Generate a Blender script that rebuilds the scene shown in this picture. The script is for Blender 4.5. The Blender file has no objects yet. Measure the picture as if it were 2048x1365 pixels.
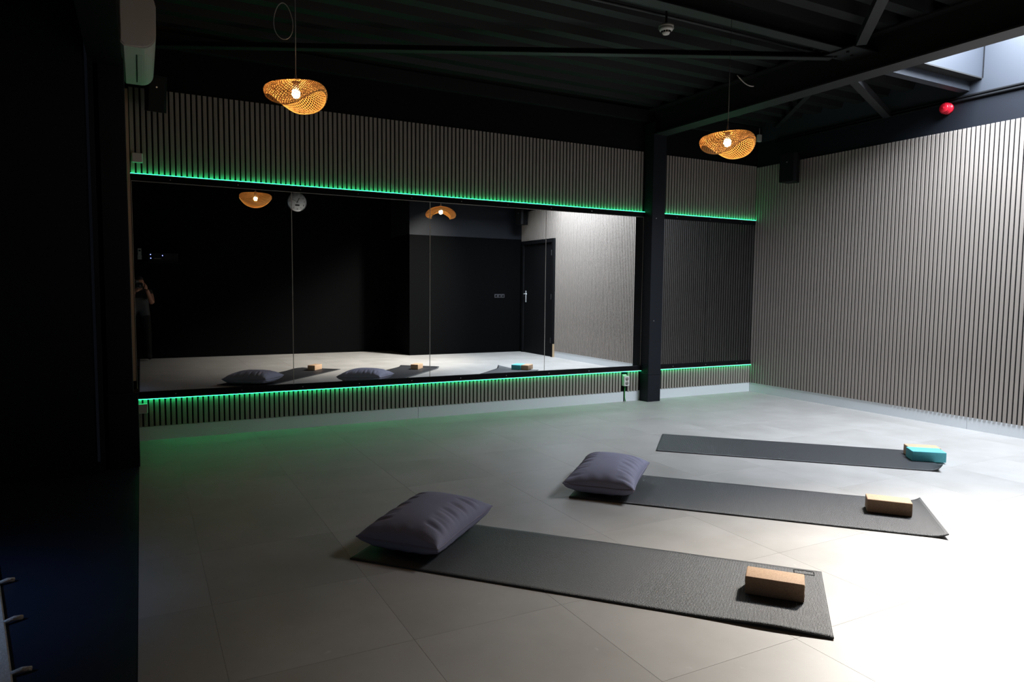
import bpy, bmesh, math, random
from mathutils import Vector, Matrix

# ------------------------------------------------------------------ scene, camera, light
scene = bpy.context.scene
C = scene.collection
PI = math.pi
random.seed(7)

XR = 6.648            # right wall plane
HCAM, DCAM = 1.2375, 6.2248

cam_data = bpy.data.cameras.new('camera')
cam = bpy.data.objects.new('camera', cam_data)
C.objects.link(cam)
r_ = Vector((0.8835404, -0.468243, 0.01024035))
u_ = Vector((0.02592785, 0.07073155, 0.99715836))
f_ = Vector((0.46763673, 0.88076418, -0.07463472))
M = Matrix(((r_.x, u_.x, -f_.x, 0.0), (r_.y, u_.y, -f_.y, -DCAM), (r_.z, u_.z, -f_.z, HCAM), (0, 0, 0, 1)))
cam.matrix_world = M
cam_data.sensor_width = 36.0
cam_data.lens = 24.56
cam_data.clip_start = 0.02
scene.camera = cam

world = bpy.data.worlds.new('world')
scene.world = world
world.use_nodes = True
world.node_tree.nodes['Background'].inputs[0].default_value = (0.55, 0.7, 1.0, 1)
world.node_tree.nodes['Background'].inputs[1].default_value = 0.004

vs = scene.view_settings
vs.view_transform = 'Standard'
vs.look = 'None'
vs.gamma = 1.0
vs.use_curve_mapping = False
vs.exposure = 0.0

def area(name, loc, target, sx, sy, energy, color, spread=180):
    d = bpy.data.lights.new(name, 'AREA')
    d.shape = 'RECTANGLE'; d.size = sx; d.size_y = sy
    d.energy = energy; d.color = color; d.spread = math.radians(spread)
    o = bpy.data.objects.new(name, d); C.objects.link(o)
    o.location = loc
    o.rotation_euler = (Vector(target) - Vector(loc)).to_track_quat('-Z', 'Y').to_euler()
    return o

# overcast sky light that falls through the roof light above the right bay
area('skylight_daylight', (5.95, -3.45, 3.70), (5.95, -3.45, 0), 1.3, 1.7, 385, (0.80, 0.89, 1.0))
# the hazy sun that comes through the same roof light, low over the roof
sd = bpy.data.lights.new('skylight_sun', 'SPOT')
sd.energy = 2400; sd.color = (1.0, 0.925, 0.82); sd.spot_size = math.radians(68); sd.spot_blend = 1.0
sd.shadow_soft_size = 0.2
so = bpy.data.objects.new('skylight_sun', sd); C.objects.link(so)
so.location = (5.95, -2.95, 3.55)
so.rotation_euler = (Vector((2.35, -6.2, 0)) - Vector(so.location)).to_track_quat('-Z', 'Y').to_euler()
# added blue spot that brightens the side floor in place of daylight
ed = bpy.data.lights.new('added_side_spot', 'SPOT')
ed.energy = 130; ed.color = (0.30, 0.52, 1.0); ed.spot_size = math.radians(48); ed.spot_blend = 1.0; ed.shadow_soft_size = 0.2
eo = bpy.data.objects.new('added_side_spot', ed); C.objects.link(eo)
eo.location = (-2.2, -3.5, 2.0)
eo.rotation_euler = (Vector((-1.15, -3.15, 0)) - Vector(eo.location)).to_track_quat('-Z', 'Y').to_euler()

# ------------------------------------------------------------------ materials
def mat(name, col, rough=0.5, metal=0.0, spec=0.5, noise=None, bump=None, emit=None, coords='Object'):
    m = bpy.data.materials.new(name); m.use_nodes = True
    nt = m.node_tree; b = nt.nodes['Principled BSDF']
    b.inputs['Base Color'].default_value = (*col, 1)
    b.inputs['Roughness'].default_value = rough
    b.inputs['Metallic'].default_value = metal
    b.inputs['Specular IOR Level'].default_value = spec
    tc = nt.nodes.new('ShaderNodeTexCoord')
    if noise:                                     # (scale vec, amount, detail)
        sc, amt, det = noise
        mp = nt.nodes.new('ShaderNodeMapping'); mp.inputs['Scale'].default_value = sc
        nt.links.new(tc.outputs[coords], mp.inputs['Vector'])
        n = nt.nodes.new('ShaderNodeTexNoise'); n.inputs['Scale'].default_value = 1.0; n.inputs['Detail'].default_value = det
        nt.links.new(mp.outputs[0], n.inputs['Vector'])
        mix = nt.nodes.new('ShaderNodeMix'); mix.data_type = 'RGBA'
        mix.inputs[6].default_value = (*[c * (1 - amt) for c in col], 1)
        mix.inputs[7].default_value = (*[min(1, c * (1 + amt)) for c in col], 1)
        nt.links.new(n.outputs['Fac'], mix.inputs[0])
        nt.links.new(mix.outputs[2], b.inputs['Base Color'])
    if bump:                                      # (scale vec, strength, distance)
        sc, st, di = bump
        mp = nt.nodes.new('ShaderNodeMapping'); mp.inputs['Scale'].default_value = sc
        nt.links.new(tc.outputs[coords], mp.inputs['Vector'])
        n = nt.nodes.new('ShaderNodeTexNoise'); n.inputs['Scale'].default_value = 1.0; n.inputs['Detail'].default_value = 2
        nt.links.new(mp.outputs[0], n.inputs['Vector'])
        bp = nt.nodes.new('ShaderNodeBump'); bp.inputs['Strength'].default_value = st; bp.inputs['Distance'].default_value = di
        nt.links.new(n.outputs['Fac'], bp.inputs['Height'])
        nt.links.new(bp.outputs[0], b.inputs['Normal'])
    if emit:
        b.inputs['Emission Color'].default_value = (*emit[0], 1)
        b.inputs['Emission Strength'].default_value = emit[1]
    return m

def tile_material():
    m = bpy.data.materials.new('concrete_look_tile'); m.use_nodes = True
    nt = m.node_tree; b = nt.nodes['Principled BSDF']
    tc = nt.nodes.new('ShaderNodeTexCoord'); oi = nt.nodes.new('ShaderNodeObjectInfo')
    add = nt.nodes.new('ShaderNodeVectorMath'); add.operation = 'ADD'
    mul = nt.nodes.new('ShaderNodeVectorMath'); mul.operation = 'SCALE'; mul.inputs[3].default_value = 37.0
    cb = nt.nodes.new('ShaderNodeCombineXYZ')
    for i in range(3): nt.links.new(oi.outputs['Random'], cb.inputs[i])
    nt.links.new(cb.outputs[0], mul.inputs[0])
    nt.links.new(tc.outputs['Object'], add.inputs[0]); nt.links.new(mul.outputs[0], add.inputs[1])
    n1 = nt.nodes.new('ShaderNodeTexNoise'); n1.inputs['Scale'].default_value = 2.4; n1.inputs['Detail'].default_value = 6; n1.inputs['Roughness'].default_value = 0.62
    n2 = nt.nodes.new('ShaderNodeTexNoise'); n2.inputs['Scale'].default_value = 22; n2.inputs['Detail'].default_value = 4
    nt.links.new(add.outputs[0], n1.inputs['Vector']); nt.links.new(add.outputs[0], n2.inputs['Vector'])
    cr = nt.nodes.new('ShaderNodeValToRGB')
    cr.color_ramp.elements[0].position = 0.3; cr.color_ramp.elements[0].color = (0.335, 0.315, 0.295, 1)
    cr.color_ramp.elements[1].position = 0.72; cr.color_ramp.elements[1].color = (0.425, 0.405, 0.385, 1)
    nt.links.new(n1.outputs['Fac'], cr.inputs[0])
    cr2 = nt.nodes.new('ShaderNodeValToRGB')
    cr2.color_ramp.elements[0].position = 0.70; cr2.color_ramp.elements[0].color = (0, 0, 0, 1)
    cr2.color_ramp.elements[1].position = 0.78; cr2.color_ramp.elements[1].color = (0.5, 0.5, 0.5, 1)
    nt.links.new(n2.outputs['Fac'], cr2.inputs[0])
    mx = nt.nodes.new('ShaderNodeMix'); mx.data_type = 'RGBA'
    nt.links.new(cr2.outputs[0], mx.inputs[0]); nt.links.new(cr.outputs[0], mx.inputs[6]); mx.inputs[7].default_value = (0.52, 0.50, 0.48, 1)
    hv = nt.nodes.new('ShaderNodeHueSaturation')
    mr = nt.nodes.new('ShaderNodeMapRange'); mr.inputs[3].default_value = 0.98; mr.inputs[4].default_value = 1.02
    nt.links.new(oi.outputs['Random'], mr.inputs[0]); nt.links.new(mr.outputs[0], hv.inputs['Value'])
    nt.links.new(mx.outputs[2], hv.inputs['Color']); nt.links.new(hv.outputs[0], b.inputs['Base Color'])
    rr = nt.nodes.new('ShaderNodeMapRange'); rr.inputs[3].default_value = 0.42; rr.inputs[4].default_value = 0.58
    nt.links.new(n1.outputs['Fac'], rr.inputs[0]); nt.links.new(rr.outputs[0], b.inputs['Roughness'])
    b.inputs['Specular IOR Level'].default_value = 0.9
    return m

def mat_rubber():
    m = bpy.data.materials.new('ribbed_black_foam'); m.use_nodes = True
    nt = m.node_tree; b = nt.nodes['Principled BSDF']
    b.inputs['Base Color'].default_value = (0.0165, 0.017, 0.0205, 1); b.inputs['Roughness'].default_value = 0.5
    b.inputs['Specular IOR Level'].default_value = 0.9
    tc = nt.nodes.new('ShaderNodeTexCoord')
    w = nt.nodes.new('ShaderNodeTexWave'); w.wave_type = 'BANDS'; w.bands_direction = 'X'
    w.inputs['Scale'].default_value = 62; w.inputs['Distortion'].default_value = 0.5; w.inputs['Detail'].default_value = 2; w.inputs['Detail Scale'].default_value = 40
    nt.links.new(tc.outputs['Object'], w.inputs['Vector'])
    n = nt.nodes.new('ShaderNodeTexNoise'); n.inputs['Scale'].default_value = 190; n.inputs['Detail'].default_value = 1
    nt.links.new(tc.outputs['Object'], n.inputs['Vector'])
    ad = nt.nodes.new('ShaderNodeMath'); ad.operation = 'MULTIPLY_ADD'; ad.inputs[1].default_value = 0.5
    nt.links.new(w.outputs['Fac'], ad.inputs[0]); nt.links.new(n.outputs['Fac'], ad.inputs[2])
    bp = nt.nodes.new('ShaderNodeBump'); bp.inputs['Strength'].default_value = 0.6; bp.inputs['Distance'].default_value = 0.004
    nt.links.new(ad.outputs[0], bp.inputs['Height']); nt.links.new(bp.outputs[0], b.inputs['Normal'])
    return m

def mat_bamboo():
    m = bpy.data.materials.new('woven_bamboo'); m.use_nodes = True
    nt = m.node_tree; nt.nodes.remove(nt.nodes['Principled BSDF'])
    out = nt.nodes['Material Output']
    d = nt.nodes.new('ShaderNodeBsdfDiffuse'); d.inputs[0].default_value = (0.62, 0.39, 0.16, 1)
    t = nt.nodes.new('ShaderNodeBsdfTranslucent'); t.inputs[0].default_value = (0.50, 0.20, 0.045, 1)
    mx = nt.nodes.new('ShaderNodeMixShader'); mx.inputs[0].default_value = 0.07
    nt.links.new(d.outputs[0], mx.inputs[1]); nt.links.new(t.outputs[0], mx.inputs[2]); nt.links.new(mx.outputs[0], out.inputs[0])
    return m

def emission(name, col, s):
    m = bpy.data.materials.new(name); m.use_nodes = True
    nt = m.node_tree; nt.nodes.remove(nt.nodes['Principled BSDF'])
    e = nt.nodes.new('ShaderNodeEmission'); e.inputs[0].default_value = (*col, 1); e.inputs[1].default_value = s
    nt.links.new(e.outputs[0], nt.nodes['Material Output'].inputs[0])
    return m

def mat_cork():
    m = bpy.data.materials.new('cork'); m.use_nodes = True
    nt = m.node_tree; b = nt.nodes['Principled BSDF']; b.inputs['Roughness'].default_value = 0.75
    tc = nt.nodes.new('ShaderNodeTexCoord')
    n = nt.nodes.new('ShaderNodeTexVoronoi'); n.inputs['Scale'].default_value = 260
    nt.links.new(tc.outputs['Object'], n.inputs['Vector'])
    cr = nt.nodes.new('ShaderNodeValToRGB')
    cr.color_ramp.elements[0].position = 0.0; cr.color_ramp.elements[0].color = (0.45, 0.275, 0.165, 1)
    cr.color_ramp.elements[1].position = 0.6; cr.color_ramp.elements[1].color = (0.58, 0.38, 0.24, 1)
    nt.links.new(n.outputs['Color'], cr.inputs[0]); nt.links.new(cr.outputs[0], b.inputs['Base Color'])
    return m

MT = dict(
    tile=tile_material(), rubber=mat_rubber(), bamboo=mat_bamboo(), cork=mat_cork(),
    grout=mat('grout', (0.36, 0.34, 0.32), 0.8),
    slat=mat('grey_oak_slat', (0.295, 0.254, 0.224), 0.55, noise=((90, 90, 2.5), 0.22, 4)),
    felt=mat('black_felt', (0.006, 0.006, 0.007), 0.95, spec=0.1),
    white=mat('white_skirting', (0.70, 0.72, 0.74), 0.45),
    black=mat('black_paint', (0.004, 0.0042, 0.005), 0.75, spec=0.12, noise=((3, 3, 3), 0.15, 2)),
    rearpaint=mat('matt_black_rear_paint', (0.0016, 0.0017, 0.0020), 0.85, spec=0.05),
    steel=mat('black_steel', (0.013, 0.013, 0.014), 0.5, spec=0.4),
    deck=mat('dark_roof_sheet', (0.007, 0.007, 0.0072), 0.6, spec=0.3),
    navy=mat('navy_black_paint', (0.0075, 0.009, 0.013), 0.6, spec=0.2),
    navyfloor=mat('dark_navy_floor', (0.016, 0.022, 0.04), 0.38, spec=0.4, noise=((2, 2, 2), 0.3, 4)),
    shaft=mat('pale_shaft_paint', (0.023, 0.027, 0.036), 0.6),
    mirror=mat('mirror_glass', (0.86, 0.88, 0.875), 0.0, metal=1.0),
    dark_tint=mat('dark_tint_mirror_glass', (0.30, 0.31, 0.33), 0.0, metal=1.0),  # even mirror tint, darker than the other panels
    edge=mat('polished_glass_edge', (0.55, 0.52, 0.47), 0.3),
    alu=mat('white_aluminium', (0.62, 0.62, 0.62), 0.35),
    led=emission('green_led', (0.02, 1.0, 0.30), 12.0),
    cush=mat('grey_purple_cotton', (0.315, 0.308, 0.405), 0.9, spec=0.15, noise=((14, 14, 14), 0.06, 3), bump=((300, 300, 300), 0.12, 0.002)),
    pipe=mat('cotton_piping', (0.28, 0.26, 0.33), 0.9, spec=0.15),
    foam=mat('turquoise_foam', (0.12, 0.53, 0.60), 0.7, noise=((60, 60, 60), 0.08, 2)),
    bulb=emission('warm_bulb', (1.0, 0.60, 0.26), 150.0),
    cable=mat('grey_cable', (0.30, 0.28, 0.26), 0.5),
    plastic=mat('white_plastic', (0.62, 0.60, 0.56), 0.35),
    acp=mat('air_conditioner_white', (0.62, 0.59, 0.55), 0.28),
    slit=mat('black_slit', (0.004, 0.004, 0.004), 0.8),
    red=mat('red_plastic', (0.62, 0.012, 0.03), 0.3),
    chrome=mat('satin_chrome', (0.72, 0.74, 0.76), 0.4, metal=0.3),
    spk=mat('black_speaker', (0.004, 0.004, 0.0045), 0.6, spec=0.2),
    silver=mat('silver_badge', (0.75, 0.75, 0.75), 0.3, metal=0.8),
    wood=mat('brown_trim_wood', (0.46, 0.34, 0.24), 0.5, noise=((40, 40, 2), 0.2, 3)),
    oak=mat('pale_oak', (0.5, 0.36, 0.22), 0.5),
    skin=mat('skin', (0.30, 0.14, 0.085), 0.55),
    shirt=mat('black_shirt', (0.003, 0.003, 0.0032), 0.9),
    greycloth=mat('grey_cloth', (0.05, 0.05, 0.053), 0.9),
    jeans=mat('dark_trousers', (0.003, 0.003, 0.0035), 0.95),
    hair=mat('dark_hair', (0.02, 0.013, 0.009), 0.6),
    lens=mat('lens_glass', (0.01, 0.01, 0.015), 0.05),
    cambody=mat('camera_body', (0.012, 0.012, 0.012), 0.45),
    blueled=emission('blue_led', (0.15, 0.2, 1.0), 14.0),
    pane=emission('sky_pane', (0.78, 0.88, 1.0), 3.0),
    added_pane=emission('added_window_pane', (0.5, 0.7, 1.0), 0.6),
    clockface=mat('clock_face', (0.75, 0.75, 0.75), 0.5),
    ink=mat('black_print', (0.01, 0.01, 0.01), 0.6),
    rug=mat('beige_wool', (0.52, 0.45, 0.37), 0.95, noise=((60, 60, 60), 0.25, 3), bump=((120, 120, 120), 0.5, 0.01)),
    wire=mat('green_wire', (0.05, 0.35, 0.08), 0.5),
    sock=mat('socket_recess', (0.22, 0.20, 0.18), 0.5),
)

# ------------------------------------------------------------------ helpers
def link(name, me, m, parent=None):
    o = bpy.data.objects.new(name, me); C.objects.link(o)
    if m is not None and not me.materials: me.materials.append(m)
    if parent is not None: o.parent = parent
    return o

def finish(name, bm, m, parent=None, smooth=False):
    bmesh.ops.recalc_face_normals(bm, faces=bm.faces)
    me = bpy.data.meshes.new(name); bm.to_mesh(me); bm.free()
    if smooth:
        for f in me.polygons: f.use_smooth = True
    return link(name, me, m, parent)

def bm_box(bm, x0, x1, y0, y1, z0, z1, bev=0.0, seg=2):
    r = bmesh.ops.create_cube(bm, size=1)
    vv = r['verts']
    for v in vv:
        v.co = Vector((x0 + (v.co.x + .5) * (x1 - x0), y0 + (v.co.y + .5) * (y1 - y0), z0 + (v.co.z + .5) * (z1 - z0)))
    if bev > 0:
        es = {e for v in vv for e in v.link_edges}
        bmesh.ops.bevel(bm, geom=list(es), offset=bev, segments=seg, affect='EDGES', profile=0.5)

def box(name, x0, x1, y0, y1, z0, z1, m, parent=None, bev=0.0, seg=2):
    bm = bmesh.new(); bm_box(bm, x0, x1, y0, y1, z0, z1, bev, seg)
    return finish(name, bm, m, parent)

def cyl(name, p0, p1, r0, r1, m, parent=None, n=24, bev=0.0):
    bm = bmesh.new()
    p0 = Vector(p0); p1 = Vector(p1); d = p1 - p0
    bmesh.ops.create_cone(bm, cap_ends=True, segments=n, radius1=r0, radius2=r1, depth=d.length)
    q = d.to_track_quat('Z', 'Y').to_matrix().to_4x4()
    bmesh.ops.transform(bm, matrix=Matrix.Translation((p0 + p1) / 2) @ q, verts=bm.verts)
    if bev:
        es = [e for e in bm.edges if e.calc_face_angle(0) > 1.0]
        bmesh.ops.bevel(bm, geom=es, offset=bev, segments=2, affect='EDGES')
    return finish(name, bm, m, parent, True if n > 12 and not bev else False)

def tube_bm(bm, pts, rad, n=8, closed=False):
    pts = [Vector(p) for p in pts]; k = len(pts); rings = []
    up = Vector((0, 0, 1))
    prev = None
    for i in range(k):
        a = pts[(i - 1) % k] if (closed or i > 0) else pts[0]
        b = pts[(i + 1) % k] if (closed or i < k - 1) else pts[-1]
        t = (b - a).normalized()
        nrm = prev if prev is not None else (up if abs(t.z) < .9 else Vector((1, 0, 0)))
        nrm = (nrm - t * nrm.dot(t)).normalized(); prev = nrm
        bi = t.cross(nrm)
        rr = rad(i / (k - 1)) if callable(rad) else rad
        rings.append([bm.verts.new(pts[i] + (nrm * math.cos(2 * PI * j / n) + bi * math.sin(2 * PI * j / n)) * rr) for j in range(n)])
    for i in range(k if closed else k - 1):
        A, B = rings[i], rings[(i + 1) % k]
        for j in range(n): bm.faces.new((A[j], A[(j + 1) % n], B[(j + 1) % n], B[j]))
    if not closed:
        bm.faces.new(rings[0][::-1]); bm.faces.new(rings[-1])

def tube(name, pts, rad, m, parent=None, n=8, closed=False):
    bm = bmesh.new(); tube_bm(bm, pts, rad, n, closed)
    return finish(name, bm, m, parent, True)

def prism(name, prof, axis, a0, a1, m, parent=None, bev=0.0, smooth=False):
    """profile polygon (p, q) extruded along axis 'X' or 'Y' or 'Z'"""
    bm = bmesh.new()
    def P(p, q, a): return {'X': (a, p, q), 'Y': (p, a, q), 'Z': (p, q, a)}[axis]
    A = [bm.verts.new(P(p, q, a0)) for p, q in prof]; B = [bm.verts.new(P(p, q, a1)) for p, q in prof]
    n = len(prof)
    bm.faces.new(A); bm.faces.new(B[::-1])
    for i in range(n): bm.faces.new((A[i], B[i], B[(i + 1) % n], A[(i + 1) % n]))
    if bev: bmesh.ops.bevel(bm, geom=[e for e in bm.edges if e.calc_face_angle(0) > 0.9], offset=bev, segments=2, affect='EDGES')
    return finish(name, bm, m, parent, smooth)

def thing(name, label, cat, loc=(0, 0, 0), rz=0.0, group=None):
    o = bpy.data.objects.new(name, None); C.objects.link(o)
    o.location = loc; o.rotation_euler = (0, 0, rz); o.empty_display_size = 0.1
    return tag(o, label, cat, group)

def tag(o, label, cat, group=None):
    o['label'] = label; o['category'] = cat
    if group: o['group'] = group
    return o

def struct(o, label=None):
    o['kind'] = 'structure'
    if label: o['label'] = label
    return o

# ------------------------------------------------------------------ room shell
YB = -7.0       # wall behind the photographer
YBR = -5.93     # its part that stands forward on the right
XBR = 4.32
XL = -3.0

floor = struct(box('floor', -0.04, XR, YB, 0.0, -0.06, -0.0012, MT['grout']), 'grey concrete-look tiled floor of the studio')
TX = [0.82 + 0.608 * k for k in range(-2, 11)]
TY = [-2.76 + 0.605 * k for k in range(-7, 6)]
def cells(lines, lo, hi):
    out = []
    for a, b in zip(lines[:-1], lines[1:]):
        a, b = max(a, lo), min(b, hi)
        if b - a > 0.03: out.append((a, b))
    return out
tile_cache = {}
for (xa, xb) in cells(TX, -0.04, XR):
    for (ya, yb) in cells(TY + [0.3], YB, 0.0):
        if xa >= XBR - 0.01 and yb <= YBR + 0.01: continue
        w, d = round(xb - xa - 0.0008, 4), round(yb - ya - 0.0008, 4)
        if (w, d) not in tile_cache:
            bm = bmesh.new(); bm_box(bm, -w / 2, w / 2, -d / 2, d / 2, -0.0012, 0.0)
            es = [e for e in bm.edges if all(v.co.z > -0.0005 for v in e.verts)]
            bmesh.ops.bevel(bm, geom=es, offset=0.0003, segments=1, affect='EDGES')
            bmesh.ops.recalc_face_normals(bm, faces=bm.faces)
            me = bpy.data.meshes.new('tile'); bm.to_mesh(me); bm.free(); me.materials.append(MT['tile'])
            tile_cache[(w, d)] = me
        t = bpy.data.objects.new('tile', tile_cache[(w, d)]); C.objects.link(t)
        t.location = ((xa + xb) / 2, (ya + yb) / 2, 0.0); t.parent = floor

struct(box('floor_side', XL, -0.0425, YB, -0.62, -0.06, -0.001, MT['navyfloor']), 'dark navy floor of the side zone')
struct(box('wall_mirror', -0.30, XR + 0.15, 0.0, 0.15, 0, 3.45, MT['black']), 'black wall that carries the mirrors')
struct(box('wall_right', XR, XR + 0.15, YBR - 0.3, 0.0, 0, 3.02, MT['navy']), 'dark wall behind the long slatted panel')
struct(box('wall_rear', XL, XBR, YB - 0.15, YB, 0, 3.45, MT['rearpaint']), 'black rear wall with the round clock')
struct(box('wall_rear_block', XBR, XR, YB - 0.15, YBR, 0, 2.2, MT['rearpaint']), 'black wall block standing forward beside the door')
struct(box('wall_rear_block_top', XBR, XR, YB - 0.15, YBR - 0.004, 2.2, 3.45, MT['navy']), 'dark navy upper part of the forward wall block')
box_l = struct(box('wall_left', XL, -0.29, -1.0, -0.75, 0, 3.45, MT['navy']), 'dark navy wall of the side zone')
struct(box('trim_1', -0.262, -0.235, -0.985, -0.955, 0, 3.2, MT['navy']), 'thin dark pipe-like trim beside the column')
struct(box('wall_left_lintel', -0.26, -0.075, -3.2, -0.02, 2.66, 3.3, MT['black']), 'black lintel over the side opening')
struct(box('wall_left_return', -0.26, -0.095, -0.68, 0.0, 0, 2.66, MT['black']), 'black wall return beside the mirror')
struct(box('wall_side', XL - 0.15, XL, YB, -0.75, 0, 3.45, MT['navy']), 'navy wall with the added window')
w1 = struct(box('window_added', XL, XL + 0.03, -4.8, -3.6, 0.4, 2.1, MT['black']), 'unseen window added for daylight in the side zone')
box('pane', XL + 0.03, XL + 0.034, -4.72, -3.68, 0.48, 2.02, MT['added_pane'], w1)  # added glowing pane, an unseen light source for the side zone

# corrugated roof deck, ribs run along X
def deck(name, x0, x1, y0, y1, label):
    bm = bmesh.new(); ys = []; y = y0; k = 0
    while y < y1 - 1e-4:
        for dy, dz in ((0, 0), (0.10, 0), (0.135, 0.085), (0.225, 0.085), (0.26, 0.0)):
            yy = min(y + dy, y1); ys.append((yy, 3.20 + dz))
        y += 0.26
    a = [bm.verts.new((x0, yy, zz)) for yy, zz in ys]; b = [bm.verts.new((x1, yy, zz)) for yy, zz in ys]
    c = [bm.verts.new((x0, yy, zz + 0.05)) for yy, zz in ys]; d = [bm.verts.new((x1, yy, zz + 0.05)) for yy, zz in ys]
    for i in range(len(ys) - 1):
        if abs(ys[i][0] - ys[i + 1][0]) < 1e-6 and abs(ys[i][1] - ys[i + 1][1]) < 1e-6: continue
        bm.faces.new((a[i], a[i + 1], b[i + 1], b[i])); bm.faces.new((c[i], d[i], d[i + 1], c[i + 1]))
    return struct(finish(name, bm, MT['deck']), label)
deck('ceiling', XL, 5.02, YB, 0.0, 'dark corrugated metal roof deck')
deck('ceiling_bay', 5.02, XR, -2.44, 0.0, 'dark corrugated roof deck beyond the roof light')
deck('ceiling_bay_rear', 5.02, XR, YBR - 0.2, -4.42, 'dark corrugated roof deck behind the roof light')
struct(box('trim_2', -0.07, XR, -0.06, 0.0, 3.075, 3.19, MT['deck']), 'dark edge angle where the roof meets the mirror wall')

# roof light shaft
sk = bpy.data.objects.new('window_2', None); C.objects.link(sk); struct(sk, 'roof light shaft with pale blue-grey sides over the right bay')
box('end_wall', 5.12, XR, -2.55, -2.45, 3.152, 3.80, MT['shaft'], sk)
box('rear_wall', 5.12, XR, -4.42, -4.36, 3.10, 3.80, MT['shaft'], sk)
box('side_wall', 5.07, 5.12, -4.42, -2.45, 3.21, 3.80, MT['shaft'], sk)
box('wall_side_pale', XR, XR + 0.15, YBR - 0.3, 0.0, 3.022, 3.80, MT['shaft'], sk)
box('pane', 5.07, XR + 0.15, -4.42, -2.45, 3.80, 3.83, MT['pane'], sk)
box('seam', XR - 0.004, XR - 0.001, -2.562, -2.554, 3.15, 3.80, MT['black'], sk)
box('shade_soffit', 5.12, XR - 0.001, -2.553, -2.4505, 3.140, 3.1515, MT['slit'], sk)  # black strip added, shade under the overhang put into its colour
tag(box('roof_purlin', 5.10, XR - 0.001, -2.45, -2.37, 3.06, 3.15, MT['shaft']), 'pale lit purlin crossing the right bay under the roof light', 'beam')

# ------------------------------------------------------------------ steel
bm = thing('roof_beam', 'long black steel I-beam running from the column over the room', 'beam', (5.02, 0, 0))
def chd(o, dx): o.location.x -= dx; return o
for nm, a in (('bottom_flange', (4.93, 5.11, -5.9, -0.0, 2.915, 2.928)), ('top_flange', (4.93, 5.11, -5.9, -0.0, 3.185, 3.198)), ('web', (5.013, 5.027, -5.9, -0.0, 2.928, 3.185))):
    chd(box(nm, *a, MT['steel'], bm), 5.02)
for yy in (-2.56,):
    o = box('gusset_plate', 4.72, 5.012, yy - 0.13, yy + 0.13, 3.06, 3.07, MT['steel'], bm); chd(o, 5.02)
    for bx, by in ((4.78, -2.60), (4.80, -2.48), (4.88, -2.56)):
        chd(cyl('bolt', (bx, by, 3.045), (bx, by, 3.06), 0.012, 0.012, MT['steel'], bm, 8), 5.02)
pl = thing('roof_purlin', 'black steel purlin crossing the room above the pendant lamps', 'beam', (2.4, -2.55, 3.0))
for nm, a in (('bottom_flange', (-0.06, 4.92, -2.60, -2.50, 3.072, 3.08)), ('web', (-0.06, 4.92, -2.554, -2.546, 3.08, 3.196))):
    o = box(nm, *a, MT['steel'], pl); o.location = (-2.4, 2.55, -3.0)
def brace(p0, p1, label, w=0.07, t=0.008):
    p0 = Vector(p0); p1 = Vector(p1); d = p1 - p0; L = d.length
    me = bmesh.new(); bm_box(me, 0, L, -w / 2, w / 2, -t / 2, t / 2); bm_box(me, 0, L, -w / 2, -w / 2 + t, t / 2, w * .8)
    o = finish('wind_brace', me, MT['steel'])
    o.matrix_world = Matrix.Translation(p0) @ d.to_track_quat('X', 'Z').to_matrix().to_4x4()
    return tag(o, label, 'brace', 'steel wind braces under the roof')
brace((4.80, -2.44, 3.052), (0.12, -0.08, 3.055), 'long angled wind brace from the beam to the mirror wall')
brace((4.72, -2.755, 3.052), (1.6, -5.75, 3.055), 'steep angled wind brace rising toward the viewer from the beam plate')
brace((5.15, -2.36, 2.965), (6.62, -1.68, 2.985), 'short angled wind brace between the beam and the right wall')
brace((5.15, -2.3, 3.15), (6.62, -0.3, 3.15), 'faint angled wind brace high in the corner bay', 0.05)
tag(tube('conduit', [(1.2, -2.22, 3.165), (2.5, -2.22, 3.165), (3.3, -2.24, 3.165), (4.9, -2.24, 3.165)], 0.011, MT['steel']), 'thin black conduit running past the smoke detector', 'conduit')
for k, zz in enumerate((3.012, 2.985)):
    tag(tube('wall_conduit', [(XR - 0.014, -0.3, zz), (XR - 0.014, -2.0, zz + .004), (XR - 0.014, -5.85, zz)], 0.0125, MT['black']),
        ('upper' if k == 0 else 'lower') + ' of two glossy black conduits along the right wall', 'conduit', 'black conduits along the right wall')

# columns
def column(name, x0, x1, y0, y1, zb, label, base=None, m='navy'):
    t = thing(name, label, 'column', ((x0 + x1) / 2, (y0 + y1) / 2, 0))
    off = Vector((-(x0 + x1) / 2, -(y0 + y1) / 2, 0))
    b = base or (x0, x1, y0)
    parts = [box('base_casing', b[0], b[1], b[2], y1, 0, zb, MT[m], t, 0.003, 1),
             box('shaft', x0, x1, y0, y1, zb, 3.05, MT[m], t, 0.003, 1),
             box('collar', min(x0, b[0]) - .006, max(x1, b[1]) + .006, min(y0, b[2]) - .006, y1, zb - 0.012, zb + 0.004, MT[m], t, 0.002, 1)]
    for p_ in parts: p_.location = off
    return t
c1 = column('column', 4.932, 5.108, -0.155, -0.002, 0.315, 'square black cased column between the two mirror runs')
for zz in (0.9, 2.02):
    o = cyl('screw', (4.99, -0.157, zz), (4.99, -0.155, zz), 0.004, 0.004, MT['silver'], c1, 8); o.location = (-5.02, 0.0785, 0)
column('column', -0.212, -0.062, -0.88, -0.70, 0.505, 'dark navy cased column at the left edge of the mirror wall', base=(-0.214, -0.034, -0.90))

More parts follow.
